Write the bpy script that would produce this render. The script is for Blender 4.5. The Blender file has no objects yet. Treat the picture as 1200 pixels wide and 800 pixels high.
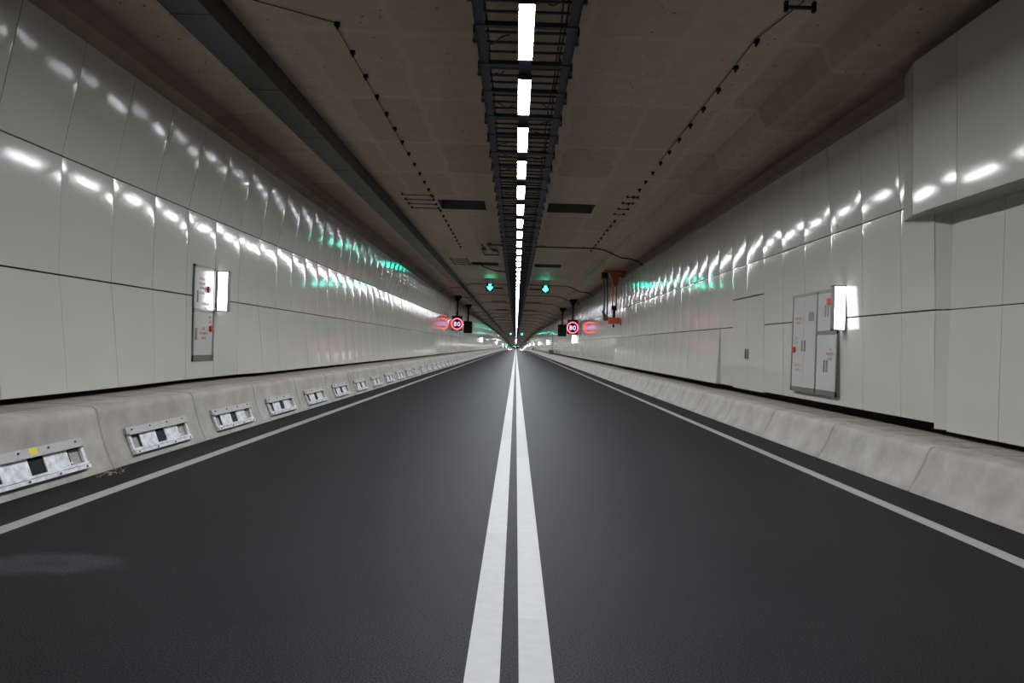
import bpy, math, random
from mathutils import Matrix, Vector
random.seed(7)
PI = math.pi
scn = bpy.context.scene
COL = scn.collection

# ------------------------------------------------------------------ camera, world, exposure
CAMZ = 1.44
cam_d = bpy.data.cameras.new('camera')
cam = bpy.data.objects.new('camera', cam_d)
COL.objects.link(cam)
cam_d.sensor_width = 36
cam_d.lens = 930 / 1200 * 36
cam_d.shift_x = -4.5 / 1200
cam_d.shift_y = 5.5 / 1200
cam_d.clip_end = 3000
cam.matrix_world = (Matrix.Translation((0, 0, CAMZ)) @ Matrix.Rotation(PI / 2, 4, 'X')
                    @ Matrix.Rotation(math.radians(1.9), 4, 'Z'))
scn.camera = cam
w = bpy.data.worlds.new('world')
scn.world = w
w.use_nodes = True
w.node_tree.nodes['Background'].inputs[0].default_value = (0.5, 0.5, 0.55, 1)
w.node_tree.nodes['Background'].inputs[1].default_value = 0.0
scn.view_settings.view_transform = 'Standard'
scn.view_settings.look = 'None'
scn.view_settings.gamma = 1
scn.view_settings.use_curve_mapping = False
scn.view_settings.exposure = 0.0
LAMP = 138.0          # radiance of the strip luminaires
EMERG = 7.5

# ------------------------------------------------------------------ tunnel long profile (sag far ahead)
SAG = [(-50, 0), (250, 0), (328, -.2), (390, -.6), (448, -1.2), (520, -2.3), (600, -3.4), (700, -4.3), (800, -4.6),
       (1000, -4.4), (1500, -2.5)]
def dz(y):
    for (a, za), (b, zb) in zip(SAG, SAG[1:]):
        if y <= b:
            return za + (zb - za) * (y - a) / (b - a)
    return SAG[-1][1]
YEND = 1500
Y0 = -14
def ysteps(a, b, st):
    out = [a]
    while out[-1] + st < b - 1e-3:
        out.append(out[-1] + st)
    return out + [b]

# ------------------------------------------------------------------ materials
def new_mat(name):
    m = bpy.data.materials.new(name)
    m.use_nodes = True
    nt = m.node_tree
    return m, nt, nt.nodes['Principled BSDF']
def N(nt, t, **kw):
    n = nt.nodes.new(t)
    for k, v in kw.items():
        setattr(n, k, v)
    return n
def simple(name, col, rough=.5, metal=0, noise=0, nscale=8, bump=0, bscale=40, spec=.5):
    m, nt, b = new_mat(name)
    b.inputs['Base Color'].default_value = (*col, 1)
    b.inputs['Roughness'].default_value = rough
    b.inputs['Metallic'].default_value = metal
    b.inputs['Specular IOR Level'].default_value = spec
    tc = N(nt, 'ShaderNodeTexCoord')
    if noise:
        n = N(nt, 'ShaderNodeTexNoise'); n.inputs['Scale'].default_value = nscale; n.inputs['Detail'].default_value = 6
        nt.links.new(tc.outputs['Object'], n.inputs['Vector'])
        mr = N(nt, 'ShaderNodeMapRange')
        mr.inputs['From Min'].default_value = .3; mr.inputs['From Max'].default_value = .7
        mr.inputs['To Min'].default_value = 1 - noise; mr.inputs['To Max'].default_value = 1 + noise
        nt.links.new(n.outputs['Fac'], mr.inputs['Value'])
        mx = N(nt, 'ShaderNodeVectorMath', operation='SCALE'); mx.inputs[0].default_value = col
        nt.links.new(mr.outputs[0], mx.inputs['Scale'])
        nt.links.new(mx.outputs[0], b.inputs['Base Color'])
    if bump:
        n2 = N(nt, 'ShaderNodeTexNoise'); n2.inputs['Scale'].default_value = bscale; n2.inputs['Detail'].default_value = 3
        nt.links.new(tc.outputs['Object'], n2.inputs['Vector'])
        bp = N(nt, 'ShaderNodeBump'); bp.inputs['Strength'].default_value = bump; bp.inputs['Distance'].default_value = .01
        nt.links.new(n2.outputs['Fac'], bp.inputs['Height'])
        nt.links.new(bp.outputs[0], b.inputs['Normal'])
    return m
def emit(name, col, strength):
    m, nt, b = new_mat(name)
    b.inputs['Base Color'].default_value = (.6, .6, .6, 1)
    b.inputs['Emission Color'].default_value = (*col, 1)
    b.inputs['Emission Strength'].default_value = strength
    return m
def math2(nt, op, a, bv):
    n = N(nt, 'ShaderNodeMath', operation=op)
    for i, v in enumerate((a, bv)):
        if v is None: continue
        if isinstance(v, (int, float)): n.inputs[i].default_value = v
        else: nt.links.new(v, n.inputs[i])
    return n.outputs[0]

M = {}
M['panel'] = simple('enamel_panel', (.485, .48, .430), rough=.094, noise=.03, nscale=.6, bump=.03, bscale=1.6, spec=.2)
M['backing'] = simple('dark_cavity', (.008, .008, .008), rough=.9)
M['steel'] = simple('blue_grey_steel', (.030, .034, .048), rough=.5, metal=.2, noise=.15, nscale=5)
M['duct'] = simple('charcoal_duct_paint', (.024, .0255, .028), rough=.42, noise=.12, nscale=2)
M['cable'] = simple('black_cable', (.012, .012, .014), rough=.5)
M['black'] = simple('black_paint', (.006, .006, .007), rough=.6, spec=.15)
M['galv'] = simple('galvanised_steel', (.74, .75, .78), rough=.36, metal=.5, noise=.30, nscale=11)
M['flap'] = simple('grey_steel_flap', (.36, .36, .35), rough=.5, metal=.3, noise=.08, nscale=10)
M['bolt'] = simple('dull_bolt', (.11, .11, .11), rough=.5, metal=.5)
M['orange'] = simple('orange_paint', (.55, .09, .02), rough=.45, noise=.12, nscale=6)
M['red'] = simple('red_plastic', (.45, .02, .02), rough=.35)
M['redtext'] = simple('red_lettering', (.42, .13, .10), rough=.5)
M['greytext'] = simple('grey_lettering', (.16, .16, .16), rough=.5)
M['cabframe'] = simple('cabinet_frame_grey', (.19, .19, .18), rough=.35, metal=.5)
M['cabdoor'] = simple('cabinet_door_enamel', (.46, .46, .44), rough=.2)
M['yellow'] = simple('yellow_tape', (.65, .52, .05), rough=.6)
M['rock'] = simple('grey_brown_box_paint', (.13, .12, .11), rough=.7, noise=.3, nscale=5)
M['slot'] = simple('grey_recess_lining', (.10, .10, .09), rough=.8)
M['sand'] = simple('sandy_debris', (.24, .20, .15), rough=.9, noise=.3, nscale=40)
M['lamp'] = emit('lamp_diffuser', (.93, .95, 1.0), LAMP)
M['emerg'] = emit('emergency_light_face', (.97, .94, 1.0), EMERG)
M['green'] = emit('green_led', (.03, 1.0, .55), 26)
M['greencore'] = emit('green_led_core', (.012, 1.0, .62), 34)
M['redled'] = emit('red_led', (1.0, .05, .055), 4)
M['whiteled'] = emit('white_blue_led', (.45, .42, 1.0), 2.2)
M['greenunit'] = simple('dark_green_housing', (.01, .05, .045), rough=.4)

# road asphalt
m, nt, b = new_mat('asphalt')
tc = N(nt, 'ShaderNodeTexCoord')
n1 = N(nt, 'ShaderNodeTexNoise'); n1.inputs['Scale'].default_value = 120; n1.inputs['Detail'].default_value = 3
n2 = N(nt, 'ShaderNodeTexNoise'); n2.inputs['Scale'].default_value = .5; n2.inputs['Detail'].default_value = 4
n3 = N(nt, 'ShaderNodeTexVoronoi'); n3.inputs['Scale'].default_value = 130
for n in (n1, n2, n3): nt.links.new(tc.outputs['Object'], n.inputs['Vector'])
r1 = N(nt, 'ShaderNodeMapRange'); r1.inputs['From Min'].default_value = .40; r1.inputs['From Max'].default_value = .64
r1.inputs['To Min'].default_value = .2; r1.inputs['To Max'].default_value = 3.0
nt.links.new(n1.outputs['Fac'], r1.inputs['Value'])
r2 = N(nt, 'ShaderNodeMapRange'); r2.inputs['From Min'].default_value = .3; r2.inputs['From Max'].default_value = .7
r2.inputs['To Min'].default_value = .85; r2.inputs['To Max'].default_value = 1.15
nt.links.new(n2.outputs['Fac'], r2.inputs['Value'])
fac = math2(nt, 'MULTIPLY', r1.outputs[0], r2.outputs[0])
# rare pale grit
gr = math2(nt, 'LESS_THAN', n3.outputs['Distance'], .07)
n3b = N(nt, 'ShaderNodeTexNoise'); n3b.inputs['Scale'].default_value = 24
nt.links.new(tc.outputs['Object'], n3b.inputs['Vector'])
gm = math2(nt, 'GREATER_THAN', n3b.outputs['Fac'], .68)
grit = math2(nt, 'MULTIPLY', gr, gm)
fac = math2(nt, 'ADD', fac, math2(nt, 'MULTIPLY', grit, 3.0))
# dried pale ring stain on the left lane near the kerb
sep = N(nt, 'ShaderNodeSeparateXYZ'); nt.links.new(tc.outputs['Object'], sep.inputs[0])
dx = math2(nt, 'MULTIPLY', math2(nt, 'ADD', sep.outputs['X'], 2.85), 1.25)
dy = math2(nt, 'MULTIPLY', math2(nt, 'ADD', sep.outputs['Y'], -4.92), 2.2)
rad = math2(nt, 'SQRT', math2(nt, 'ADD', math2(nt, 'MULTIPLY', dx, dx), math2(nt, 'MULTIPLY', dy, dy)), None)
n4 = N(nt, 'ShaderNodeTexNoise'); n4.inputs['Scale'].default_value = 5; nt.links.new(tc.outputs['Object'], n4.inputs['Vector'])
rad = math2(nt, 'ADD', rad, math2(nt, 'MULTIPLY', math2(nt, 'SUBTRACT', n4.outputs['Fac'], .5), .45))
cr = N(nt, 'ShaderNodeValToRGB'); e = cr.color_ramp.elements
e[0].position = 0; e[0].color = (.25, .25, .25, 1); e[1].position = .62; e[1].color = (0, 0, 0, 1)
e.new(.20).color = (.9, .9, .9, 1); e.new(.36).color = (1, 1, 1, 1)
nt.links.new(rad, cr.inputs[0])
fac = math2(nt, 'ADD', fac, math2(nt, 'MULTIPLY', math2(nt, 'MULTIPLY', cr.outputs[0], r1.outputs[0]), 1.5))
sc = N(nt, 'ShaderNodeVectorMath', operation='SCALE'); sc.inputs[0].default_value = (.0094, .0092, .0098)
nt.links.new(fac, sc.inputs['Scale']); nt.links.new(sc.outputs[0], b.inputs['Base Color'])
b.inputs['Roughness'].default_value = .62
b.inputs['Specular IOR Level'].default_value = .07
bp = N(nt, 'ShaderNodeBump'); bp.inputs['Strength'].default_value = .35; bp.inputs['Distance'].default_value = .004
nt.links.new(n1.outputs['Fac'], bp.inputs['Height']); nt.links.new(bp.outputs[0], b.inputs['Normal'])
M['asphalt'] = m

# thermoplastic line paint, laid in lengths of slightly different tone
m, nt, b = new_mat('line_paint')
tc = N(nt, 'ShaderNodeTexCoord')
sep = N(nt, 'ShaderNodeSeparateXYZ'); nt.links.new(tc.outputs['Object'], sep.inputs[0])
yy = math2(nt, 'ADD', sep.outputs['Y'], math2(nt, 'MULTIPLY', math2(nt, 'GREATER_THAN', sep.outputs['X'], .02), 1.9))
idx = math2(nt, 'FLOOR', math2(nt, 'DIVIDE', yy, 3.05), None)
wn = N(nt, 'ShaderNodeTexWhiteNoise', noise_dimensions='1D'); nt.links.new(idx, wn.inputs['W'])
n1 = N(nt, 'ShaderNodeTexNoise'); n1.inputs['Scale'].default_value = 12; n1.inputs['Detail'].default_value = 6
nt.links.new(tc.outputs['Object'], n1.inputs['Vector'])
f = math2(nt, 'ADD', math2(nt, 'MULTIPLY', wn.outputs['Value'], .12), math2(nt, 'MULTIPLY', n1.outputs['Fac'], .22))
f = math2(nt, 'ADD', f, .80)
sc = N(nt, 'ShaderNodeVectorMath', operation='SCALE'); sc.inputs[0].default_value = (.305, .303, .290)
nt.links.new(f, sc.inputs['Scale']); nt.links.new(sc.outputs[0], b.inputs['Base Color'])
b.inputs['Roughness'].default_value = .6
M['line'] = m

# barrier concrete
def concrete(name, col, stripes=False):
    m, nt, b = new_mat(name)
    tc = N(nt, 'ShaderNodeTexCoord')
    n1 = N(nt, 'ShaderNodeTexNoise'); n1.inputs['Scale'].default_value = 2.2; n1.inputs['Detail'].default_value = 8; n1.inputs['Roughness'].default_value = .6
    n2 = N(nt, 'ShaderNodeTexNoise'); n2.inputs['Scale'].default_value = 60; n2.inputs['Detail'].default_value = 2
    geo = N(nt, 'ShaderNodeNewGeometry')
    for n in (n1, n2): nt.links.new(geo.outputs['Position'], n.inputs['Vector'])
    r = N(nt, 'ShaderNodeMapRange'); r.inputs['From Min'].default_value = .3; r.inputs['From Max'].default_value = .7
    r.inputs['To Min'].default_value = .76; r.inputs['To Max'].default_value = 1.16
    nt.links.new(n1.outputs['Fac'], r.inputs['Value'])
    f = math2(nt, 'MULTIPLY', r.outputs[0], math2(nt, 'ADD', math2(nt, 'MULTIPLY', n2.outputs['Fac'], .16), .92))
    if stripes:
        sep = N(nt, 'ShaderNodeSeparateXYZ'); nt.links.new(geo.outputs['Position'], sep.inputs[0])
        fr = math2(nt, 'FRACT', math2(nt, 'DIVIDE', sep.outputs['Y'], .62), None)
        wn = N(nt, 'ShaderNodeTexWhiteNoise', noise_dimensions='1D')
        nt.links.new(math2(nt, 'FLOOR', math2(nt, 'DIVIDE', sep.outputs['Y'], .62), None), wn.inputs['W'])
        f = math2(nt, 'MULTIPLY', f, math2(nt, 'SUBTRACT', 1.0, math2(nt, 'MULTIPLY', math2(nt, 'LESS_THAN', fr, .08), .5)))
        f = math2(nt, 'MULTIPLY', f, math2(nt, 'ADD', math2(nt, 'MULTIPLY', wn.outputs['Value'], .16), .9))
    sc = N(nt, 'ShaderNodeVectorMath', operation='SCALE'); sc.inputs[0].default_value = col
    nt.links.new(f, sc.inputs['Scale']); nt.links.new(sc.outputs[0], b.inputs['Base Color'])
    b.inputs['Roughness'].default_value = .75
    bp = N(nt, 'ShaderNodeBump'); bp.inputs['Strength'].default_value = .15; bp.inputs['Distance'].default_value = .01
    nt.links.new(n1.outputs['Fac'], bp.inputs['Height']); nt.links.new(bp.outputs[0], b.inputs['Normal'])
    return m
M['barrier'] = concrete('barrier_concrete', (.325, .312, .285))
M['ledge'] = concrete('ledge_concrete', (.29, .26, .225), True)
M['joint'] = simple('joint_filler', (.10, .10, .095), rough=.9)

# ceiling concrete with formwork bays
m, nt, b = new_mat('ceiling_concrete')
tc = N(nt, 'ShaderNodeTexCoord')
nz = N(nt, 'ShaderNodeTexNoise'); nz.inputs['Scale'].default_value = 1.1; nz.inputs['Detail'].default_value = 2
nt.links.new(tc.outputs['Object'], nz.inputs['Vector'])
sep = N(nt, 'ShaderNodeSeparateXYZ'); nt.links.new(tc.outputs['Object'], sep.inputs[0])
wob = math2(nt, 'MULTIPLY', math2(nt, 'SUBTRACT', nz.outputs['Fac'], .5), .35)
xx = math2(nt, 'ADD', math2(nt, 'ADD', sep.outputs['X'], wob), 1.85 + 1.35 * 8)
yy = math2(nt, 'ADD', math2(nt, 'ADD', sep.outputs['Y'], wob), 1.0)
ix = math2(nt, 'DIVIDE', xx, 1.35); iy = math2(nt, 'DIVIDE', yy, 3.0)
dxn = math2(nt, 'ABSOLUTE', math2(nt, 'SUBTRACT', math2(nt, 'FRACT', ix, None), .5), None)
dyn = math2(nt, 'ABSOLUTE', math2(nt, 'SUBTRACT', math2(nt, 'FRACT', iy, None), .5), None)
# rounded bay: p-norm
dd = math2(nt, 'ADD', math2(nt, 'POWER', math2(nt, 'MULTIPLY', dxn, 2.0), 8.0), math2(nt, 'POWER', math2(nt, 'MULTIPLY', dyn, 2.0), 14.0))
edge = N(nt, 'ShaderNodeMapRange'); edge.inputs['From Min'].default_value = .35; edge.inputs['From Max'].default_value = .75
nt.links.new(dd, edge.inputs['Value'])
cmb = N(nt, 'ShaderNodeCombineXYZ')
nt.links.new(math2(nt, 'FLOOR', ix, None), cmb.inputs[0]); nt.links.new(math2(nt, 'FLOOR', iy, None), cmb.inputs[1])
wn = N(nt, 'ShaderNodeTexWhiteNoise', noise_dimensions='2D'); nt.links.new(cmb.outputs[0], wn.inputs['Vector'])
bay = math2(nt, 'ADD', math2(nt, 'MULTIPLY', wn.outputs['Value'], .36), .76)
n5 = N(nt, 'ShaderNodeTexNoise'); n5.inputs['Scale'].default_value = 3.5; n5.inputs['Detail'].default_value = 7
nt.links.new(tc.outputs['Object'], n5.inputs['Vector'])
bay = math2(nt, 'MULTIPLY', bay, math2(nt, 'ADD', math2(nt, 'MULTIPLY', n5.outputs['Fac'], .4), .8))
mxc = N(nt, 'ShaderNodeMix', data_type='RGBA')
nt.links.new(wn.outputs['Value'], mxc.inputs[0])
mxc.inputs[6].default_value = (.50, .395, .26, 1); mxc.inputs[7].default_value = (.46, .355, .275, 1)
s1 = N(nt, 'ShaderNodeVectorMath', operation='SCALE'); nt.links.new(mxc.outputs[2], s1.inputs[0]); nt.links.new(bay, s1.inputs['Scale'])
mx2 = N(nt, 'ShaderNodeMix', data_type='RGBA'); nt.links.new(math2(nt, 'MULTIPLY', edge.outputs[0], .6), mx2.inputs[0])
nt.links.new(s1.outputs[0], mx2.inputs[6]); mx2.inputs[7].default_value = (.52, .44, .35, 1)
nt.links.new(mx2.outputs[2], b.inputs['Base Color'])
b.inputs['Roughness'].default_value = .6
M['ceiling'] = m

# ------------------------------------------------------------------ mesh builder
class MB:
    def __init__(s): s.v = []; s.f = []; s.mi = []
    def quad(s, a, b_, c, d, mi=0):
        i = len(s.v); s.v += [a, b_, c, d]; s.f.append((i, i + 1, i + 2, i + 3)); s.mi.append(mi)
    def box(s, x0, x1, y0, y1, z0, z1, mi=0, bev=0):
        x0, x1 = sorted((x0, x1)); y0, y1 = sorted((y0, y1)); z0, z1 = sorted((z0, z1))
        i = len(s.v)
        s.v += [(x, y, z) for z in (z0, z1) for y in (y0, y1) for x in (x0, x1)]
        for q in ((0, 2, 3, 1), (4, 5, 7, 6), (0, 1, 5, 4), (2, 6, 7, 3), (0, 4, 6, 2), (1, 3, 7, 5)):
            s.f.append(tuple(i + k for k in q)); s.mi.append(mi)
        return s
    def prism(s, pts, axis, a, b_, mi=0):
        """pts: 2D outline; axis 'y' -> pts are (x,z); axis 'x' -> (y,z); 'z' -> (x,y)"""
        def P(p, t):
            return {'y': (p[0], t, p[1]), 'x': (t, p[0], p[1]), 'z': (p[0], p[1], t)}[axis]
        n = len(pts); i = len(s.v)
        s.v += [P(p, a) for p in pts] + [P(p, b_) for p in pts]
        s.f.append(tuple(range(i, i + n))); s.mi.append(mi)
        s.f.append(tuple(range(i + 2 * n - 1, i + n - 1, -1))); s.mi.append(mi)
        for k in range(n):
            k2 = (k + 1) % n
            s.f.append((i + k, i + k + n, i + k2 + n, i + k2)); s.mi.append(mi)
        return s
    def tube(s, pts, r, n=8, mi=0):
        pts = [Vector(p) for p in pts]
        rings = []
        for k, p in enumerate(pts):
            d = (pts[min(k + 1, len(pts) - 1)] - pts[max(k - 1, 0)]).normalized()
            up = Vector((0, 0, 1)) if abs(d.z) < .95 else Vector((1, 0, 0))
            a = d.cross(up).normalized(); b_ = d.cross(a)
            i = len(s.v)
            s.v += [tuple(p + a * math.cos(t) * r + b_ * math.sin(t) * r) for t in [2 * PI * j / n for j in range(n)]]
            rings.append(i)
        for i, j in zip(rings, rings[1:]):
            for k in range(n):
                s.f.append((i + k, i + (k + 1) % n, j + (k + 1) % n, j + k)); s.mi.append(mi)
        s.f.append(tuple(rings[0] + k for k in reversed(range(n)))); s.mi.append(mi)
        s.f.append(tuple(rings[-1] + k for k in range(n))); s.mi.append(mi)
        return s
    def ring(s, cx, cz, y0, y1, rx, rz, t, n=40, mi=0):
        """flat ring facing y, outer radii rx,rz, thickness t"""
        i = len(s.v)
        for k in range(n):
            a = 2 * PI * k / n; c, q = math.cos(a), math.sin(a)
            for (X, Z, Y) in ((rx, rz, y0), (rx - t, rz - t, y0), (rx - t, rz - t, y1), (rx, rz, y1)):
                s.v.append((cx + X * c, Y, cz + Z * q))
        for k in range(n):
            a, b_ = i + 4 * k, i + 4 * ((k + 1) % n)
            for j in range(4):
                s.f.append((a + j, b_ + j, b_ + (j + 1) % 4, a + (j + 1) % 4)); s.mi.append(mi)
        return s
    def xf(s, mat):
        s.v = [tuple(mat @ Vector(p)) for p in s.v]; return s
    def build(s, name, mats, parent=None, loc=(0, 0, 0), smooth=False, bevel=0, follow=False):
        if follow: s.v = [(x, y, z + dz(y)) for x, y, z in s.v]
        me = bpy.data.meshes.new(name)
        me.from_pydata(s.v, [], s.f); me.validate()
        if not isinstance(mats, (list, tuple)): mats = [mats]
        for m_ in mats: me.materials.append(m_)
        if len(mats) > 1: me.polygons.foreach_set('material_index', s.mi)
        if smooth: me.polygons.foreach_set('use_smooth', [True] * len(me.polygons))
        me.update()
        o = bpy.data.objects.new(name, me); COL.objects.link(o)
        o.location = loc
        if parent is not None: o.parent = parent
        if bevel:
            bm_ = o.modifiers.new('bevel', 'BEVEL'); bm_.width = bevel; bm_.segments = 2; bm_.limit_method = 'ANGLE'
        return o
def structure(o): o['kind'] = 'structure'; return o
def tag(o, label, cat, group=None, kind=None):
    o['label'] = label; o['category'] = cat
    if group: o['group'] = group
    if kind: o['kind'] = kind
    return o
def empty(name, loc, label, cat, group=None, rz=0):
    o = bpy.data.objects.new(name, None); COL.objects.link(o)
    o.empty_display_size = .1
    o.location = (loc[0], loc[1], loc[2] + dz(loc[1])); o.rotation_euler.z = rz
    return tag(o, label, cat, group)
def copy_tree(o, parent=None):
    c = o.copy(); COL.objects.link(c)
    if parent is not None: c.parent = parent
    for ch in [k for k in bpy.data.objects if k.parent == o]: copy_tree(ch, c)
    return c
KIDS = {}
def copy_cached(o, parent=None):
    if o.name not in KIDS: KIDS[o.name] = [k for k in bpy.data.objects if k.parent == o]
    c = o.copy(); COL.objects.link(c)
    if parent is not None: c.parent = parent
    for ch in KIDS[o.name]: copy_cached(ch, c)
    return c
ORD = ['nearest', 'second', 'third', 'fourth', 'fifth', 'sixth', 'seventh', 'eighth', 'ninth', 'tenth', 'eleventh', 'twelfth',
       'thirteenth', 'fourteenth', 'fifteenth', 'sixteenth']

# ------------------------------------------------------------------ road
ys = ysteps(Y0, YEND, 20)
mb = MB()
for a, b_ in zip(ys, ys[1:]):
    mb.quad((-5.7, a, 0), (5.7, a, 0), (5.7, b_, 0), (-5.7, b_, 0))
structure(mb.build('floor', M['asphalt'], follow=True))
def marking(name, x0, x1):
    mb = MB()
    for a, b_ in zip(ys, ys[1:]):
        mb.quad((x0, a, .004), (x1, a, .004), (x1, b_, .004), (x0, b_, .004))
        mb.quad((x0, a, 0), (x0, a, .004), (x0, b_, .004), (x0, b_, 0))
        mb.quad((x1, a, .004), (x1, a, 0), (x1, b_, 0), (x1, b_, .004))
    structure(mb.build(name, M['line'], follow=True))
marking('road_marking', -.176, -.023)
marking('road_marking', .060, .213)
marking('road_marking', -3.71, -3.575)
marking('road_marking', 3.62, 3.76)

# ------------------------------------------------------------------ ledges behind the barriers
for side, x0, z0, x1, z1, nm in ((-1, 4.72, .645, 5.75, .645, 'baseboard_left'), (1, 4.82, .487, 5.75, .50, 'baseboard_right')):
    mb = MB()
    for a, b_ in zip(ys, ys[1:]):
        mb.quad((side * x0, a, z0), (side * x1, a, z1), (side * x1, b_, z1), (side * x0, b_, z0))
        mb.quad((side * x0, a, 0), (side * x0, a, z0), (side * x0, b_, z0), (side * x0, b_, 0))
    structure(mb.build(nm, M['ledge'], follow=True))

# ------------------------------------------------------------------ clad walls
rnd = random.Random(3)
def panel(mb, side, y0, y1, pa, pb, gv=.008, gh=.012, bow=1.0, fold=.13, nu=8, nv=5, mi=0, dend=0.0, badd=0.0):
    """one enamel sheet between heights pa=(x,z) and pb, slightly bowed, edges folded back"""
    y0 += gv / 2; y1 -= gv / 2
    L = math.hypot(pb[0] - pa[0], pb[1] - pa[1]); t0 = gh / 2 / L
    A = (pa[0] + (pb[0] - pa[0]) * t0, pa[1] + (pb[1] - pa[1]) * t0)
    B = (pb[0] - (pb[0] - pa[0]) * t0, pb[1] - (pb[1] - pa[1]) * t0)
    bh = (rnd.uniform(.0025, .0062) + badd) * bow; bv = rnd.uniform(.000, .004) * bow; er = rnd.uniform(0, .0016)
    us = [0, .035, .12, .3, .5, .7, .88, .965, 1] if nu == 8 else [i / nu for i in range(nu + 1)]
    tw = rnd.uniform(-.0015, .0015) * bow; tl = rnd.uniform(-.0018, .0018) * bow
    rows = []
    for j in range(nv + 1):
        v = j / nv
        row = []
        for i in range(nu + 1):
            u = us[i]
            off = bh * (1 - (2 * u - 1) ** 2) - (er if i in (0, nu) else 0) + bv * (1 - (2 * v - 1) ** 2) + tw * (u - .5) * (v - .5) * 4 + tl * (u - .5)
            x = A[0] + (B[0] - A[0]) * v - off + dend * u * (1 - v)
            row.append((side * x, y0 + (y1 - y0) * u, A[1] + (B[1] - A[1]) * v))
        rows.append(row)
    i0 = len(mb.v)
    for r_ in rows: mb.v += r_
    W = nu + 1
    for j in range(nv):
        for i in range(nu):
            q = (i0 + j * W + i, i0 + j * W + i + 1, i0 + (j + 1) * W + i + 1, i0 + (j + 1) * W + i)
            mb.f.append(q if side < 0 else q[::-1]); mb.mi.append(mi)
    def bk(p): return (p[0] + side * fold, p[1], p[2])
    for chain in ([r_[0] for r_ in rows], [r_[-1] for r_ in rows], rows[0], rows[-1]):
        for p, q in zip(chain, chain[1:]): mb.quad(p, q, bk(q), bk(p), mi)

PRO = {-1: dict(bot=(5.23, .71), lo=(5.38, 2.10), up=(5.39, 3.49), top=(5.14, 4.83)),
       1: dict(bot=(5.29, .64), lo=(5.25, 2.07), up=(5.19, 3.47), top=(5.09, 4.93))}
YD = 330
edges_l = [9.30 + 1.2 * k for k in range(-19, 268)]
edges_r = [12.04 + 1.2 * k for k in range(0, 266)]
NEAR_R = [Y0, -9.5, -6, -3, -.2, 2.2, 4.4, 6.6, 7.75, 8.75, 9.80]
def far_wall(mb, side, ya, yb, b0):
    p = PRO[side]; g = .012
    for a, c in zip(ysteps(ya, yb, 20), ysteps(ya, yb, 20)[1:]):
        for q0, q1 in ((b0, p['lo']), (p['lo'], p['up']), (p['up'], p['top'])):
            L = [(side * q0[0], a, q0[1] + g), (side * q0[0], c, q0[1] + g), (side * q1[0], c, q1[1] - g), (side * q1[0], a, q1[1] - g)]
            mb.quad(*(L if side < 0 else L[::-1]))
def backing(mb, side, mi):
    for a, c in zip(ys, ys[1:]):
        L = [(side * 5.62, a, .3), (side * 5.62, c, .3), (side * 5.62, c, 4.6), (side * 5.62, a, 4.6)]
        mb.quad(*L, mi)
# left
mb = MB(); p = PRO[-1]
for a, c in zip(edges_l, edges_l[1:]):
    if c > YD: break
    bx = lambda y: 5.23 if y < 10.45 else 5.23 + .12 * min(1, (y - 10.45) / 2.4) if y < 16.4 else 5.23
    if a > 52: bx = lambda y: 5.33
    bot = (bx(a + .01), p['bot'][1])
    gv = rnd.choice((.006, .008, .011, .015))
    panel(mb, -1, a, c, bot, p['lo'], gv, gh=.022, dend=bx(c - .01) - bot[0]); panel(mb, -1, a, c, p['lo'], p['up'], gv, gh=.018); panel(mb, -1, a, c, p['up'], p['top'], gv, gh=.014, badd=.0025)
far_wall(mb, -1, edges_l[min(len(edges_l) - 1, 267)], YEND, p['bot'])
backing(mb, -1, 1)
structure(mb.build('wall_left', [M['panel'], M['backing']], smooth=True, follow=True))
# right
mb = MB(); p = PRO[1]
RECX = 5.345
for a, c in zip(NEAR_R, NEAR_R[1:]):       # recessed stretch under the overhead housing
    panel(mb, 1, a, c, (RECX, .56), (RECX, 2.07), .009, bow=.6, fold=.05)
    panel(mb, 1, a, c, (RECX, 2.07), (RECX, 3.40), .009, bow=.6, fold=.05)
# return faces of the recess
mb.quad((5.285, 9.97, .58), (RECX + .01, 9.80, .58), (RECX + .01, 9.80, 2.062), (5.255, 9.97, 2.062))
mb.quad((5.255, 9.97, 2.078), (RECX + .01, 9.80, 2.078), (RECX + .01, 9.80, 3.6), (5.2, 9.97, 3.6))
DOORS = {4, 5}
cols = [(9.97, 10.84), (10.84, 12.04)] + list(zip(edges_r, edges_r[1:]))
for k, (a, c) in enumerate(cols):
    if c > YD: break
    kk = k - 2
    bot = p['bot'] if not (20.4 < a < 41) else (p['bot'][0] - .11, p['bot'][1])
    gv = rnd.choice((.008, .010, .013, .016))
    if kk in DOORS:
        panel(mb, 1, a, c, (5.216, 2.73), p['up'], gv, gh=.012, nv=3)
    else:
        panel(mb, 1, a, c, bot, p['lo'], gv, gh=.022); panel(mb, 1, a, c, p['lo'], p['up'], gv, gh=.018)
    panel(mb, 1, a, c, p['up'], p['top'], gv, gh=.014, badd=.002)
far_wall(mb, 1, cols[-1][1] if cols[-1][1] < YD else YD, YEND, p['bot'])
backing(mb, 1, 1)
structure(mb.build('wall_right', [M['panel'], M['backing']], smooth=True, follow=True))

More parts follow.
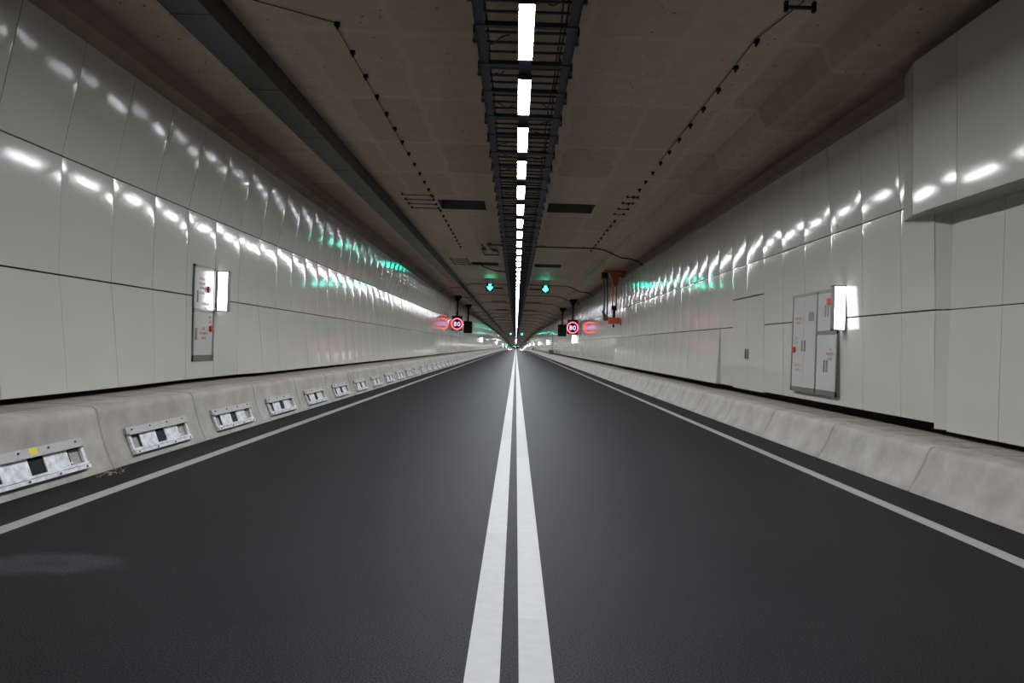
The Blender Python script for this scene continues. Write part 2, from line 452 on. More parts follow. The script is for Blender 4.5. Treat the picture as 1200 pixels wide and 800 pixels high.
# overhead housing on the right wall (clad box with splayed far end)
hb = empty('overhead_housing', (5.3, 8.0, 3.3), 'large clad box bulging from the upper right wall near the camera', 'wall housing')
def rel(mbx, o):  # shift world-built vertices into the parent's space
    return mbx.xf(Matrix.Translation(-Vector(o.location)))
mb = MB(); F = 4.97; hz0, hz1 = 3.27, 5.20
yb = [-2, .4, 2.6, 4.6, 6.4, 7.85, 9.06, 10.07]
for a, c in zip(yb, yb[1:]):
    panel(mb, 1, a, c, (F, hz0), (F - .05, hz1), .008, gh=.002, bow=.7, fold=.03, nu=6, nv=6)
rel(mb, hb).build('front_panels', M['panel'], hb, smooth=True)
mb = MB()
mb.quad((F + .003, 10.085, hz0), (F - .047, 10.085, hz1), (5.16, 10.78, hz1 + .06), (5.21, 10.80, hz0 + .03))
rel(mb, hb).build('splayed_end_panel', M['panel'], hb)
mb = MB(); mb.quad((F + .01, -2, hz0 + .004), (F + .01, 10.07, hz0 + .004), (5.60, 10.07, hz0 + .004), (5.60, -2, hz0 + .004))
mb.quad((F + .01, 10.07, hz0 + .004), (5.21, 10.80, hz0 + .03), (5.6, 10.8, hz0 + .03), (5.6, 10.07, hz0 + .004))
rel(mb, hb).build('underside_panel', M['panel'], hb)
mb = MB(); mb.quad((F + .01, -2, hz1), (F + .01, 10.07, hz1), (5.60, 10.07, hz1), (5.60, -2, hz1))
mb.quad((F + .01, 10.07, hz1), (5.18, 10.80, hz1), (5.6, 10.8, hz1), (5.6, 10.07, hz1))
rel(mb, hb).build('top_panel', M['panel'], hb)

# wall door (double leaf in the cladding)
d = bpy.data.objects.new('door_1', None); COL.objects.link(d); d.location = (5.24, 18.04, .61); structure(d)
for i, (a, c) in enumerate(((16.84, 18.04), (18.04, 19.24))):
    mb = MB(); panel(mb, 1, a, c, (5.29, .62), (5.217, 2.715), .01, gh=.012, bow=.3, fold=.06, nv=5)
    leaf = mb.xf(Matrix.Translation(-Vector(d.location))).build('door_leaf', M['panel'], d, smooth=True)
    yc = 18.04 + (-.09 if i == 0 else .09)
    mb = MB(); mb.box(5.232, 5.26, yc - .022, yc + .022, 1.33, 1.55)
    mb.xf(Matrix.Translation(-Vector(d.location))).build('door_handle', M['greytext'], leaf)

# ------------------------------------------------------------------ ceiling with slots
H = CAMZ
CZ = H + 4.3
XS = [-3.95, -2.5, -1.08, .84, 2.25, 4.12]
slots_y = [(23.7 + 17.5 * k, 25.3 + 17.5 * k) for k in range(0, 14)]
yc_ = [Y0]
for a, c in slots_y: yc_ += [a, c]
yc_ += ysteps(slots_y[-1][1] + 10, YEND, 25)
mb = MB()
for i, (a, c) in enumerate(zip(yc_, yc_[1:])):
    for j, (x0, x1) in enumerate(zip(XS, XS[1:])):
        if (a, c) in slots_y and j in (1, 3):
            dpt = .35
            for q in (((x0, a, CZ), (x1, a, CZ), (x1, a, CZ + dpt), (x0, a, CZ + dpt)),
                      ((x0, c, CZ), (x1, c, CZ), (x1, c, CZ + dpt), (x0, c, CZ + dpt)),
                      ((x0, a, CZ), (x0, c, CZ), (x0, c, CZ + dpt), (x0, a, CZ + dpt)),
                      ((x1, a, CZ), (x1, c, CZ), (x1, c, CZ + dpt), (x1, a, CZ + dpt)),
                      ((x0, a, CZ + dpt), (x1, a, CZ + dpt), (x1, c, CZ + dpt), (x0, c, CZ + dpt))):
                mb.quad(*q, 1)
        else:
            mb.quad((x0, a, CZ), (x0, c, CZ), (x1, c, CZ), (x1, a, CZ))
yq = ysteps(Y0, YEND, 20)
LP = [(-5.80, H + 3.0), (-5.76, H + 3.40), (-5.66, H + 3.70), (-5.50, H + 3.86), (-5.28, H + 3.94), (-4.42, H + 3.985), (-4.40, H + 4.3), (-3.95, H + 4.3)]
RP = [(4.12, H + 4.3), (4.25, H + 3.96), (5.28, H + 3.94), (5.50, H + 3.86), (5.66, H + 3.70), (5.76, H + 3.40), (5.80, H + 3.0)]
for P_ in (LP, RP):
    for a, c in zip(yq, yq[1:]):
        for p0, p1 in zip(P_, P_[1:]):
            mb.quad((p0[0], a, p0[1]), (p0[0], c, p0[1]), (p1[0], c, p1[1]), (p1[0], a, p1[1]))
ceil = structure(mb.build('ceiling', [M['ceiling'], M['slot']], follow=True))
# anchor holes in rows
mb = MB(); r3 = random.Random(11)
def hole(x, y, z, r):
    n = 6; i = len(mb.v)
    top = z - .002
    mb.v += [(x + r * math.cos(2 * PI * k / n), y + r * math.sin(2 * PI * k / n), top) for k in range(n)]
    mb.f.append(tuple(range(i, i + n))); mb.mi.append(0)
for X in (-3.45, -3.2, -2.15, -1.95, -1.15, 1.15, 1.72, 1.88, 2.9, 3.35, 3.75):
    y = 7 + r3.random()
    while y < 60:
        if r3.random() < .8:
            hole(X + r3.uniform(-.05, .05), y, CZ, .017)
            if r3.random() < .4: hole(X + r3.uniform(-.12, .12), y + .2, CZ, .015)
        y += 1.0 + r3.uniform(-.3, .3)
for X, sgn in ((4.45, 1), (4.75, 1), (4.6, -1), (4.85, -1)):
    y = 7 + r3.random()
    while y < 50:
        hole(sgn * X + r3.uniform(-.04, .04), y, H + (3.95 if sgn > 0 else 3.93), .018)
        y += 1.1 + r3.uniform(-.4, .4)
o = mb.build('anchor_holes', M['black']); o['kind'] = 'stuff'
tag(o, 'small dark anchor holes dotted in rows over the brown concrete ceiling', 'holes')

# dark duct along the left of the ceiling
dk = empty('ceiling_duct', (-4.15, 0, H + 4.0), 'long charcoal box duct running along the left side of the ceiling', 'duct')
mb = MB()
for a, c in zip(yq, yq[1:]):
    x0, x1, z0, z1 = -4.405, -3.90, H + 3.965, H + 4.298
    mb.quad((x0, a, z0), (x1, a, z0), (x1, c, z0), (x0, c, z0))
    mb.quad((x1, a, z0), (x1, a, z1), (x1, c, z1), (x1, c, z0))
    mb.quad((x0, a, z0), (x0, c, z0), (x0, c, z1), (x0, a, z1))
mb.quad((x0, Y0, z0), (x0, Y0, z1), (x1, Y0, z1), (x1, Y0, z0))
mb.v = [(x, y, z + dz(y)) for x, y, z in mb.v]
rel(mb, dk).build('duct_casing', M['duct'], dk)
y = 4.0
for k in range(28):
    mb = MB(); mb.box(-4.41, -3.897, y, y + .02, H + 3.957, H + 4.29); y += 2.9
    rel(mb, dk).build('casing_joint', M['bolt'], dk)

# ------------------------------------------------------------------ cable ladder + luminaires
PER = 2.49
Z_L = H + 3.80           # lamp face
YL = 8.77                # near end of the first lamp in view
YS = YL + 1.74 + .375    # section joint: middle of the gap after it
zb_, zt_ = Z_L + .07, Z_L + .22
def rung_ys():
    return [.28, .58, .88, 1.49, 1.82, 2.15]
RUN_Y = rung_ys()
def rail(mb, s):
    mb.box(s * .63, s * .60, .003, PER - .003, zb_ - Z_L, zt_ - Z_L)          # web
    mb.box(s * .63, s * .50, .003, PER - .003, zb_ - Z_L, zb_ - Z_L + .012)    # lower flange
    mb.box(s * .63, s * .56, .003, PER - .003, zt_ - Z_L - .012, zt_ - Z_L)
    for y in (.25, 1.49):
        mb.box(s * .63, s * .665, y, y + .22, zb_ - Z_L + .01, zt_ - Z_L - .03)
        mb.box(s * .63, s * .685, y + .34, y + .39, zb_ - Z_L + .03, zb_ - Z_L + .09)
def rung_box(mb, y, w=.035, z=0):
    mb.box(-.60, .60, y - w / 2, y + w / 2, zb_ - Z_L + .02 + z, zb_ - Z_L + .045 + z)
def cross(mb, y, w):
    mb.box(-.62, .62, y - w / 2, y + w / 2, zb_ - Z_L - .012, zb_ - Z_L + .045)
def spine(mb): mb.box(-.085, .085, .004, PER - .004, zb_ - Z_L - .01, zb_ - Z_L + .03)
def hangers(mb, sides=(-1, 1)):
    for s in sides:
        mb.tube([(s * .575, .06, zb_ - Z_L), (s * .575, .06, CZ - Z_L + .0)], .009, 6)
def cables(mb, seed):
    q = random.Random(seed)
    for X, r in ((-.55, .022), (-.49, .015), (.54, .02), (.47, .014), (.42, .012)):
        z = zb_ - Z_L + .065; ph = q.random() * 6
        mb.tube([(X + .012 * math.sin(ph + 5 * t), PER * t, z + .006 * math.sin(ph + 9 * t)) for t in [k / 6 for k in range(7)]], r, 6)
    for k in range(4):   # slack tails dropping from the side bundles to the lamps
        s = q.choice((-1, 1)); y = q.uniform(.2, 2.2); x0 = s * q.uniform(.45, .52); x1 = s * q.uniform(.16, .34); dy = q.uniform(-.35, .35)
        mb.tube([(x0 + (x1 - x0) * t, y + dy * t + .07 * math.sin(t * 7 + k), zb_ - Z_L + .05 - .035 * math.sin(PI * t)) for t in [i / 8 for i in range(9)]], .009, 6)
protos = []
GL = 'steel cable ladder sections under the ceiling'
for v in range(3):
    root = empty('cable_ladder_section', (0, -200, Z_L), 'x', 'cable ladder', GL)
    for s in (-1, 1):
        mb = MB(); rail(mb, s); mb.build('side_rail', M['steel'], root)
    for y in RUN_Y:
        mb = MB(); rung_box(mb, y); mb.build('rung', M['steel'], root)
    for y, w_ in ((.0, .13), (1.18, .075)):
        mb = MB(); cross(mb, y + w_ / 2, w_); mb.build('cross_channel', M['steel'], root)
    mb = MB(); spine(mb); mb.build('lamp_rail', M['steel'], root)
    for s in (-1, 1):
        mb = MB(); hangers(mb, (s,)); mb.build('hanger_rod', M['bolt'], root)
    mb = MB(); cables(mb, v + 5); mb.build('cables', M['cable'], root, smooth=True)
    protos.append(root)
mb = MB(); rail(mb, -1); rail(mb, 1); spine(mb); hangers(mb)
for y in RUN_Y: rung_box(mb, y)
cross(mb, .065, .13); cross(mb, 1.22, .075); cables(mb, 9)
far_ladder = mb.build('cable_ladder_section', M['steel'], loc=(0, -200, Z_L))
lp = empty('strip_luminaire', (0, -200, Z_L), 'x', 'ceiling light', 'strip luminaires under the cable ladder')
LIP = .021       # shallow trough: side and end lips, added to cut light on the upper walls
LB = [(-.10, .06), (-.10, .004), (-.096, 0), (-.088, 0), (-.088, LIP), (.088, LIP), (.088, 0), (.096, 0), (.10, .004), (.10, .06)]
def lens(mb, mi=0): mb.quad((-.0875, .012, LIP - .002), (.0875, .012, LIP - .002), (.0875, 1.728, LIP - .002), (-.0875, 1.728, LIP - .002), mi)
def lamp_case(mb):
    n = len(LB); i = len(mb.v)
    mb.v += [(x, 0, z) for x, z in LB] + [(x, 1.74, z) for x, z in LB]
    for k in range(n - 1): mb.f.append((i + k, i + k + n, i + k + 1 + n, i + k + 1)); mb.mi.append(0)
    for y in (0, 1.728): mb.box(-.10, .10, y, y + .012, -.018, .06)  # end caps made deeper to hide more of the distant lamp faces
mb = MB(); lamp_case(mb); mb.build('lamp_body', M['steel'], lp)
mb = MB(); lens(mb); mb.build('diffuser', M['lamp'], lp)
mb = MB(); lamp_case(mb); lens(mb, 1)
far_lamp = mb.build('strip_luminaire', [M['steel'], M['lamp']], loc=(0, -200, Z_L))
NL = 150
n_prev = 6
for k in range(-n_prev, NL - n_prev):
    y = YL + PER * k
    if k < 24: o = copy_cached(lp)
    else: o = far_lamp.copy(); COL.objects.link(o)
    o.location = (0, y, Z_L + dz(y))
    if 0 <= k < 12: lab = '%s glowing white strip lamp %s' % (ORD[k], 'at the top of the picture, under the cable ladder' if k == 0 else 'of the central row, counted from the camera')
    elif k < 0: lab = 'white strip lamp of the central row, overhead or behind the camera'
    else: lab = 'small distant white strip lamp of the central row, beyond the twelfth one'
    tag(o, lab, 'ceiling light', 'strip luminaires under the cable ladder')
    ys_ = YS + PER * (k - 1)
    if k < 30: o = copy_cached(protos[(k * 7) % 3])
    else: o = far_ladder.copy(); COL.objects.link(o)
    o.location = (0, ys_, Z_L + dz(ys_))
    if 0 <= k < 12: lab = '%s blue-grey cable ladder section with rungs%s' % (ORD[k], ' at the top edge of the picture' if k == 0 else ', above the %s and %s strip lamps' % (ORD[k - 1], ORD[k]) if k else '')
    elif k < 0: lab = 'blue-grey cable ladder section overhead or behind the camera'
    else: lab = 'small distant blue-grey cable ladder section beyond the twelfth one'
    if 0 < k < 12: lab = '%s blue-grey cable ladder section with rungs, counted from the camera' % ORD[k]
    tag(o, lab, 'cable ladder', GL)
def drop_tree(o):
    for k in [k for k in bpy.data.objects if k.parent == o]: drop_tree(k)
    bpy.data.objects.remove(o)
for o in protos + [far_ladder, lp, far_lamp]: drop_tree(o)
# the farther run
mb = MB(); y = YL + PER * (NL - n_prev)
while y < YEND - 5:
    zz = Z_L + dz(y)
    mb.box(-.10, .10, y, y + 1.74, zz, zz + .06, 0); mb.quad((-.087, y + .01, zz - .001), (.087, y + .01, zz - .001), (.087, y + 1.73, zz - .001), (-.087, y + 1.73, zz - .001), 1); y += PER
o = mb.build('strip_luminaires', [M['steel'], M['lamp']]); tag(o, 'vanishing far end of the white strip lamp row', 'ceiling lights', None, 'stuff')
mb = MB(); y = YS + PER * (NL - n_prev - 1)
for a, c in zip(ysteps(y, YEND, 25), ysteps(y, YEND, 25)[1:]):
    for s in (-1, 1):
        za, zc = Z_L + dz(a), Z_L + dz(c)
        mb.quad((s * .63, a, za + .07), (s * .50, a, za + .07), (s * .50, c, zc + .07), (s * .63, c, zc + .07))
        mb.quad((s * .63, a, za + .07), (s * .63, c, zc + .07), (s * .63, c, zc + .22), (s * .63, a, za + .22))
o = mb.build('cable_ladder_rails', M['steel']); tag(o, 'vanishing far end of the cable ladder', 'cable ladders', None, 'stuff')

# ------------------------------------------------------------------ barrier segments
def barrier_mesh(side, L, prof, name):
    g = .008
    pts = [(side * x, z) for x, z in prof]
    mb = MB(); n = len(pts)
    # chamfered ends: outline slightly pulled in at both ends
    cx = side * 4.6
    rings = [(g, .012), (g + .014, 0), (L - g - .014, 0), (L - g, .012)]
    for y, ins in rings:
        for x, z in pts: mb.v.append((x + side * ins * (1 if abs(x) < 4.7 else 0), y, max(0, z - ins) if z > .05 else z))
    for r_ in range(3):
        for k in range(n - 1):
            a = r_ * n + k; q = (a, a + 1, a + n + 1, a + n)
            mb.f.append(q if side < 0 else q[::-1]); mb.mi.append(0)
    mb.f.append(tuple(range(n))); mb.mi.append(0)
    mb.f.append(tuple(range(4 * n - 1, 3 * n - 1, -1))); mb.mi.append(0)
    o = mb.build(name, M['barrier'])
    for pl in o.data.polygons: pl.use_smooth = len(pl.vertices) == 4
    em = o.modifiers.new('edge', 'EDGE_SPLIT'); em.split_angle = math.radians(40)
    return o
PL = [(4.215, 0), (4.225, .03), (4.262, .09), (4.315, .22), (4.362, .36), (4.395, .48), (4.412, .57), (4.43, .62), (4.47, .65), (4.75, .656), (4.75, 0)]
PR = [(4.33, 0), (4.34, .03), (4.38, .09), (4.435, .19), (4.485, .29), (4.52, .38), (4.54, .435), (4.565, .475), (4.61, .49), (4.85, .497), (4.85, 0)]
NSEG = {-1: 118, 1: 114}
for side, L, ys0, prof, sn in ((-1, 2.5, 5.92, PL, 'left'), (1, 2.6, 6.06, PR, 'right')):
    base = barrier_mesh(side, L, prof, 'concrete_barrier_segment')
    for k in range(NSEG[side]):
        o = base if k == 0 else base.copy()
        if k: COL.objects.link(o)
        y = ys0 + L * k
        o.location = (0, y, dz(y))
        extra = 'holding a metal bracket' if side < 0 else 'with a plain curved face'
        if k < 12: lab = '%s pale concrete barrier segment along the %s wall, %s' % (ORD[k], sn, extra)
        else: lab = 'small distant concrete barrier segment of the %s row, beyond the twelfth' % sn
        tag(o, lab, 'barrier', 'concrete barrier segments on the %s' % sn)
    yf = ys0 + L * NSEG[side]
    mb = MB()
    for a, c in zip(ysteps(yf, YEND, 20), ysteps(yf, YEND, 20)[1:]):
        for p0, p1 in zip(prof, prof[1:]):
            mb.quad((side * p0[0], a, p0[1]), (side * p0[0], c, p0[1]), (side * p1[0], c, p1[1]), (side * p1[0], a, p1[1]))
    o = mb.build('concrete_barrier_segments', M['barrier'], follow=True)
    tag(o, 'vanishing far end of the %s concrete barrier row' % sn, 'barriers', None, 'stuff')
    mb = MB()    # joint filler strip behind the gaps
    for a, c in zip(ysteps(ys0 - .1, yf, 20), ysteps(ys0 - .1, yf, 20)[1:]):
        for p0, p1 in zip(prof[:-1], prof[1:-1]):
            q0 = (p0[0] + .03, max(0, p0[1] - .03)); q1 = (p1[0] + .03, p1[1] - .03)
            mb.quad((side * q0[0], a, q0[1]), (side * q0[0], c, q0[1]), (side * q1[0], c, q1[1]), (side * q1[0], a, q1[1]))
    structure(mb.build('trim_1' if side < 0 else 'trim_2', M['joint'], follow=True))

# metal frames on the left barrier faces
BL = 1.56
def face_mat():
    p0 = Vector((-4.250, 0, .075)); p1 = Vector((-4.372, 0, .385))
    bdir = (p1 - p0).normalized(); ydir = Vector((0, 1, 0)); ndir = ydir.cross(bdir)
    if ndir.x < 0: ndir = -ndir
    m4 = Matrix.Identity(4)
    for i in range(3): m4[i][0] = ydir[i]; m4[i][1] = bdir[i]; m4[i][2] = ndir[i]; m4[i][3] = p0[i]
    return m4
FM = face_mat()
BP = Vector((-4.25, 0, .075))
def fb(mb, a0, a1, b0, b1, n0, n1, mi=0): mb.box(a0, a1, b0, b1, n0, n1, mi)
TM = Matrix.Translation(-BP) @ FM
def bracket_parts():
    P = []
    mb = MB(); fb(mb, -.02, BL + .02, .245, .315, .0, .035); fb(mb, -.02, BL + .02, .225, .247, .022, .060)
    P.append(('top_flap', mb, M['flap'], [MB().xf(Matrix())]))
    mb = MB(); fb(mb, 0, BL, .0, .036, .004, .050); fb(mb, 0, BL, .042, .066, .004, .040)
    P.append(('bottom_rail', mb, M['galv'], None))
    for a0, a1 in ((0, .05), (BL - .05, BL)):
        mb = MB(); fb(mb, a0, a1, .066, .228, .004, .030); P.append(('end_post', mb, M['galv'], None))
    for a0, a1 in ((.26, .66), (.90, 1.28)):
        mb = MB(); fb(mb, a0, a1, .066, .236, .006, .022)
        if a0 > .5: fb(mb, a1 - .002, a1 + .05, .085, .10, .006, .022)
        P.append(('cover_plate', mb, M['galv'], None))
    mb = MB(); fb(mb, .64, .92, .066, .240, .004, .012); P.append(('centre_opening', mb, M['black'], None))
    mb = MB(); fb(mb, .05, .26, .216, .24, .004, .010); fb(mb, .05, .075, .066, .216, .004, .010); fb(mb, .245, .26, .066, .216, .004, .010)
    P.append(('gap_shade_strip', mb, M['black'], None))  # black strips stand in for the shade at the gap edges
    mb = MB(); fb(mb, 1.28, BL - .05, .216, .24, .004, .010); fb(mb, 1.30, 1.32, .066, .216, .004, .010)
    P.append(('gap_shade_strip', mb, M['black'], None))  # same painted shade around the far gap
    return P
def bolt(mb, a, b_, n): mb.prism([(a + .011 * math.cos(t * PI / 3), b_ + .011 * math.sin(t * PI / 3)) for t in range(6)], 'z', n, n + .012)
proto = empty('barrier_bracket', (-4.25, 6.4, .075), 'x', 'bracket', 'metal brackets on the left barrier')
for nm, mb, mt, _ in bracket_parts():
    po = mb.xf(TM).build(nm, mt, proto)
    if nm == 'top_flap':
        po['label'] = 'dull grey top flap'
        for a in (.1, .55, 1.0, 1.45): b2 = MB(); bolt(b2, a, .285, .035); b2.xf(TM).build('bolt', M['bolt'], po)
    if nm == 'bottom_rail':
        for a in (.08, .55, 1.02, 1.48): b2 = MB(); bolt(b2, a, .018, .050); b2.xf(TM).build('bolt', M['bolt'], po)
mb = MB(); mats = []
for nm, pm, mt, _ in bracket_parts():
    if mt not in mats: mats.append(mt)
    i = len(mb.v); mb.v += pm.v; mb.f += [tuple(i + k for k in f_) for f_ in pm.f]; mb.mi += [mats.index(mt)] * len(pm.f)
farb = mb.xf(TM).build('barrier_bracket', mats)
for k in range(100):
    y = 5.92 + 2.5 * k + .47
    if k == 0: o = proto
    elif k < 14: o = copy_cached(proto)
    else:
        o = farb if k == 14 else farb.copy()
        if k > 14: COL.objects.link(o)
    o.location = (-4.25, y, .075 + dz(y))
    if k < 14: lab = '%s galvanised metal bracket on the left barrier%s' % (ORD[k], ', with yellow tape, cut by picture edge' if k == 0 else ', counted from the camera')
    else: lab = 'tiny distant metal bracket on the left barrier, beyond the fourteenth'
    tag(o, lab, 'bracket', 'metal brackets on the left barrier')
mb = MB(); fb(mb, .62, .78, .235, .31, .0605, .0625)
mb = MB(); fb(mb, .70, .83, .248, .312, .0355, .0375)
o = mb.xf(TM).build('yellow_tape_label', M['yellow'], proto); o['label'] = 'yellow tape on the top flap'

# ------------------------------------------------------------------ helpers for wall furniture
def text_marks(mb, side, x, yc, zc, wdt, rows, hgt=.045, seed=1):
    """rows of small unreadable lettering: short strokes"""
    q = random.Random(seed); z = zc
    for nch in rows:
        cw = wdt / max(rows); y = yc - nch * cw / 2
        for _ in range(nch):
            a, c = y + cw * .12, y + cw * .85
            mb.box(x, x + side * -.0015, a, a + cw * .18, z, z + hgt)
            k = q.random()
            if k < .7: mb.box(x, x + side * -.0015, a, c, z + hgt * .8, z + hgt)
            if k > .3: mb.box(x, x + side * -.0015, a, c, z + hgt * .4, z + hgt * .55)
            if k > .5: mb.box(x, x + side * -.0015, a, c, z, z + hgt * .18)
            if k < .45: mb.box(x, x + side * -.0015, c - cw * .15, c, z, z + hgt)
            y += cw
        z -= hgt * 1.75
def cabinet(side, X, y0, y1, z0, z1, label, doors, frames, group=None, slope=0.0):
    """X: wall face; builds in local coordinates around (side*X, y0, z0)"""
    root = empty('equipment_cabinet', (side * X, y0, z0), label, 'cabinet', group)
    t = .035
    mb = MB()
    for (a, c, d0, d1) in frames: mb.box(0, -side * .020, a - y0, c - y0, d0 - z0, d1 - z0)
    mb.box(side * .06, -side * .006, 0, y1 - y0, 0, z1 - z0)
    mb.build('frame', M['cabframe'], root)
    for D in doors:
        a, c, d0, d1 = D['r']
        mb = MB(); mb.box(0, -side * .014, a - y0 + .004, c - y0 - .004, d0 - z0 + .004, d1 - z0 - .004)
        do = mb.build('door', M['cabdoor'], root)
        for (hy, hz_) in D.get('handles', []):
            mb = MB(); mb.box(-side * .014, -side * .024, hy - y0 - .022, hy - y0 + .022, hz_ - z0 - .10, hz_ - z0 + .10)
            mb.build('handle', M['greytext'], do)
        for (ty, tz, tw_, rows, mt) in D.get('text', []):
            mb = MB(); text_marks(mb, side, -side * .0142, ty - y0, tz - z0, tw_, rows, seed=int(ty * 10))
            mb.build('lettering', mt, do)
        for (ky, kz) in D.get('knobs', []):
            mb = MB(); mb.tube([(-side * .014, ky - y0, kz - z0), (-side * .045, ky - y0, kz - z0), (-side * .05, ky - y0, kz - z0)], .055, 14)
            kk = mb.build('alarm_button', M['red'], do, smooth=False)
            mb = MB(); mb.tube([(-side * .05, ky - y0, kz - z0), (-side * .055, ky - y0, kz - z0)], .026, 12)
            mb.build('button_centre', M['orange'], kk)
        for (a2, c2, e0, e1) in D.get('panes', []):
            mb = MB(); mb.box(-side * .014, -side * .017, a2 - y0, c2 - y0, e0 - z0, e1 - z0); mb.build('vent_grille', M['greytext'], do)
    return root
def zl(v): return v + CAMZ
# left cabinet
y0, y1 = 13.12, 14.02; z0, z1 = zl(-.43), zl(1.19); zm = zl(.43)
XLc = 5.36
cabinet(-1, XLc, y0, y1, z0, z1, 'tall narrow two-door cabinet with red button in the left wall', [
    dict(r=(y0 + .05, y1 - .05, zm + .02, z1 - .04), handles=[(y0 + .16, zl(.66))], knobs=[(y0 + .60, zl(.80))],
         text=[(y0 + .34, zl(.94), .28, [5, 6, 5, 4], M['redtext']), (y0 + .52, zl(.52), .30, [6, 4], M['redtext'])]),
    dict(r=(y0 + .05, y1 - .05, z0 + .10, zm - .02), handles=[(y0 + .14, zl(-.02 + .05))], knobs=[(y0 + .74, zl(.13))],
         text=[(y0 + .46, zl(.10), .34, [2, 7, 4], M['redtext']), (y0 + .73, zl(.30), .1, [2, 2], M['greytext'])])],
    [(y0, y0 + .05, z0, z1), (y1 - .05, y1, z0, z1), (y0, y1, z1 - .04, z1), (y0, y1, z0, z0 + .10), (y0, y1, zm - .02, zm + .02)])
# right cabinet
y0, yd, y1 = 12.88, 13.80, 15.02; z0, z1 = zl(-.655), zl(1.13); zm = zl(.40)
XRc = 5.232
cabinet(1, XRc, y0, y1, z0, z1, 'wide grey-framed double cabinet with red lettering in the right wall', [
    dict(r=(yd + .03, (yd + y1) / 2 , z0 + .08, z1 - .05), handles=[((yd + y1) / 2 - .07, zl(.18))], panes=[(yd + .14, yd + .40, zl(.62), zl(.78))]),
    dict(r=((yd + y1) / 2, y1 - .05, z0 + .08, z1 - .05), handles=[((yd + y1) / 2 + .07, zl(.18))],
         text=[(y1 - .32, zl(.66), .36, [6, 4], M['redtext']), (y1 - .24, zl(.30), .1, [2, 2], M['greytext']), (y1 - .32, zl(-.20), .30, [5, 4], M['redtext'])],
         knobs=[(y1 - .17, zl(.11))]),
    dict(r=(y0 + .05, yd - .03, zm + .03, z1 - .05), handles=[(y0 + .42, zl(.77)), (y0 + .54, zl(.77))], knobs=[(y0 + .38, zl(.92))]),
    dict(r=(y0 + .05, yd - .03, z0 + .08, zm - .03), handles=[(y0 + .42, zl(-.16)), (y0 + .54, zl(-.16))],
         text=[(y0 + .30, zl(.10), .34, [2, 7, 4], M['redtext'])])],
    [(y0, y0 + .05, z0, zm), (y0, y0 + .05, zm, z1), (yd - .03, yd + .03, z0, z1), (y1 - .05, y1, z0, z1), (y0, y1, z1 - .05, z1), (y0, y1, z0, z0 + .08), (y0, yd, zm - .03, zm + .03)])

# emergency lights (double-sided boxes standing out from the wall)
def emerg(side, X, y, label, zbot=.44):
    root = empty('emergency_light_box', (side * X, y, zl(zbot)), label, 'wall light', 'lit boxes on the tunnel walls')
    w_, h_, t_ = .20, .72, .13
    mb = MB()
    # four-sided frame, open to both faces
    mb.box(0, -side * w_, 0, t_, 0, .018); mb.box(0, -side * w_, 0, t_, h_ - .018, h_)
    mb.box(0, -side * .018, 0, t_, 0, h_); mb.box(-side * (w_ - .012), -side * w_, 0, t_, 0, h_)
    mb.box(side * .12, 0, .03, t_ - .03, .08, .16)
    mb.build('frame', M['cabframe'], root)
    mb = MB(); mb.box(-side * .018, -side * (w_ - .012), .012, t_ - .012, .018, h_ - .018)
    mb.build('light_panel', M['emerg'], root)
    return root
emerg(-1, 5.33, 14.06, 'brightly lit upright light box beside the left cabinet')
emerg(1, 5.235, 12.62, 'brightly lit upright light box beside the right cabinet', .42)
for i, y in enumerate((123, 219, 328, 448, 560, 680, 820, 980)):
    emerg(-1, 5.36, y, ('distant glowing light box on the left wall, past the signs' if i == 0 else
          '%s distant glowing light box along the left wall' % ORD[i] if i < 4 else 'tiny far glowing light box on the left wall, beyond the fourth'))
for i, y in enumerate((71.6, 131, 178, 236, 290, 350, 410, 470, 540, 620, 720, 840, 1000)):
    emerg(1, 5.235, y, ('glowing light box below the right speed sign' if i == 0 else
          '%s distant glowing light box along the right wall' % ORD[i] if i < 6 else 'tiny far glowing light box on the right wall, beyond the sixth'))

# ------------------------------------------------------------------ lane arrow signals
def arrow(x, y, label, simple_=False):
    root = empty('lane_signal', (x, y, zl(3.50)), label, 'lane signal', 'green arrow lane signals')
    h = .50
    mb = MB(); mb.box(-.25, .25, 0, .18, 0, h); mb.build('housing', M['greenunit'], root, bevel=.01)
    mb = MB(); mb.prism([(-.25, h), (.25, h), (.25, h + .01), (-.25, h + .01)], 'y', -.10, 0); mb.build('visor', M['greenunit'], root)
    mb = MB(); mb.prism([(0, .06), (.17, .22), (.17, .28), (.065, .25), (.065, .44), (-.065, .44), (-.065, .25), (-.17, .28), (-.17, .22)], 'y', -.012, .0)
    mb.build('down_arrow', M['greencore'], root)
    mb = MB()
    for s in (-1, 1): mb.box(s * .15 - .015, s * .15 + .015, .06, .10, h, .80)
    mb.box(-.35, .35, .05, .11, .77, .80); mb.build('hanging_bracket', M['bolt'], root)
arrow(-1.80, 51.3, 'green down-arrow signal hanging over the left lane'); arrow(1.80, 51.3, 'green down-arrow signal hanging over the right lane')
arrow(-1.75, 245, 'tiny far green arrow signal over the left lane'); arrow(1.75, 245, 'tiny far green arrow signal over the right lane')
arrow(-1.75, 640, 'faintest green arrow signal over the left lane, at the vanishing point'); arrow(1.75, 640, 'faintest green arrow signal over the right lane, at the vanishing point')

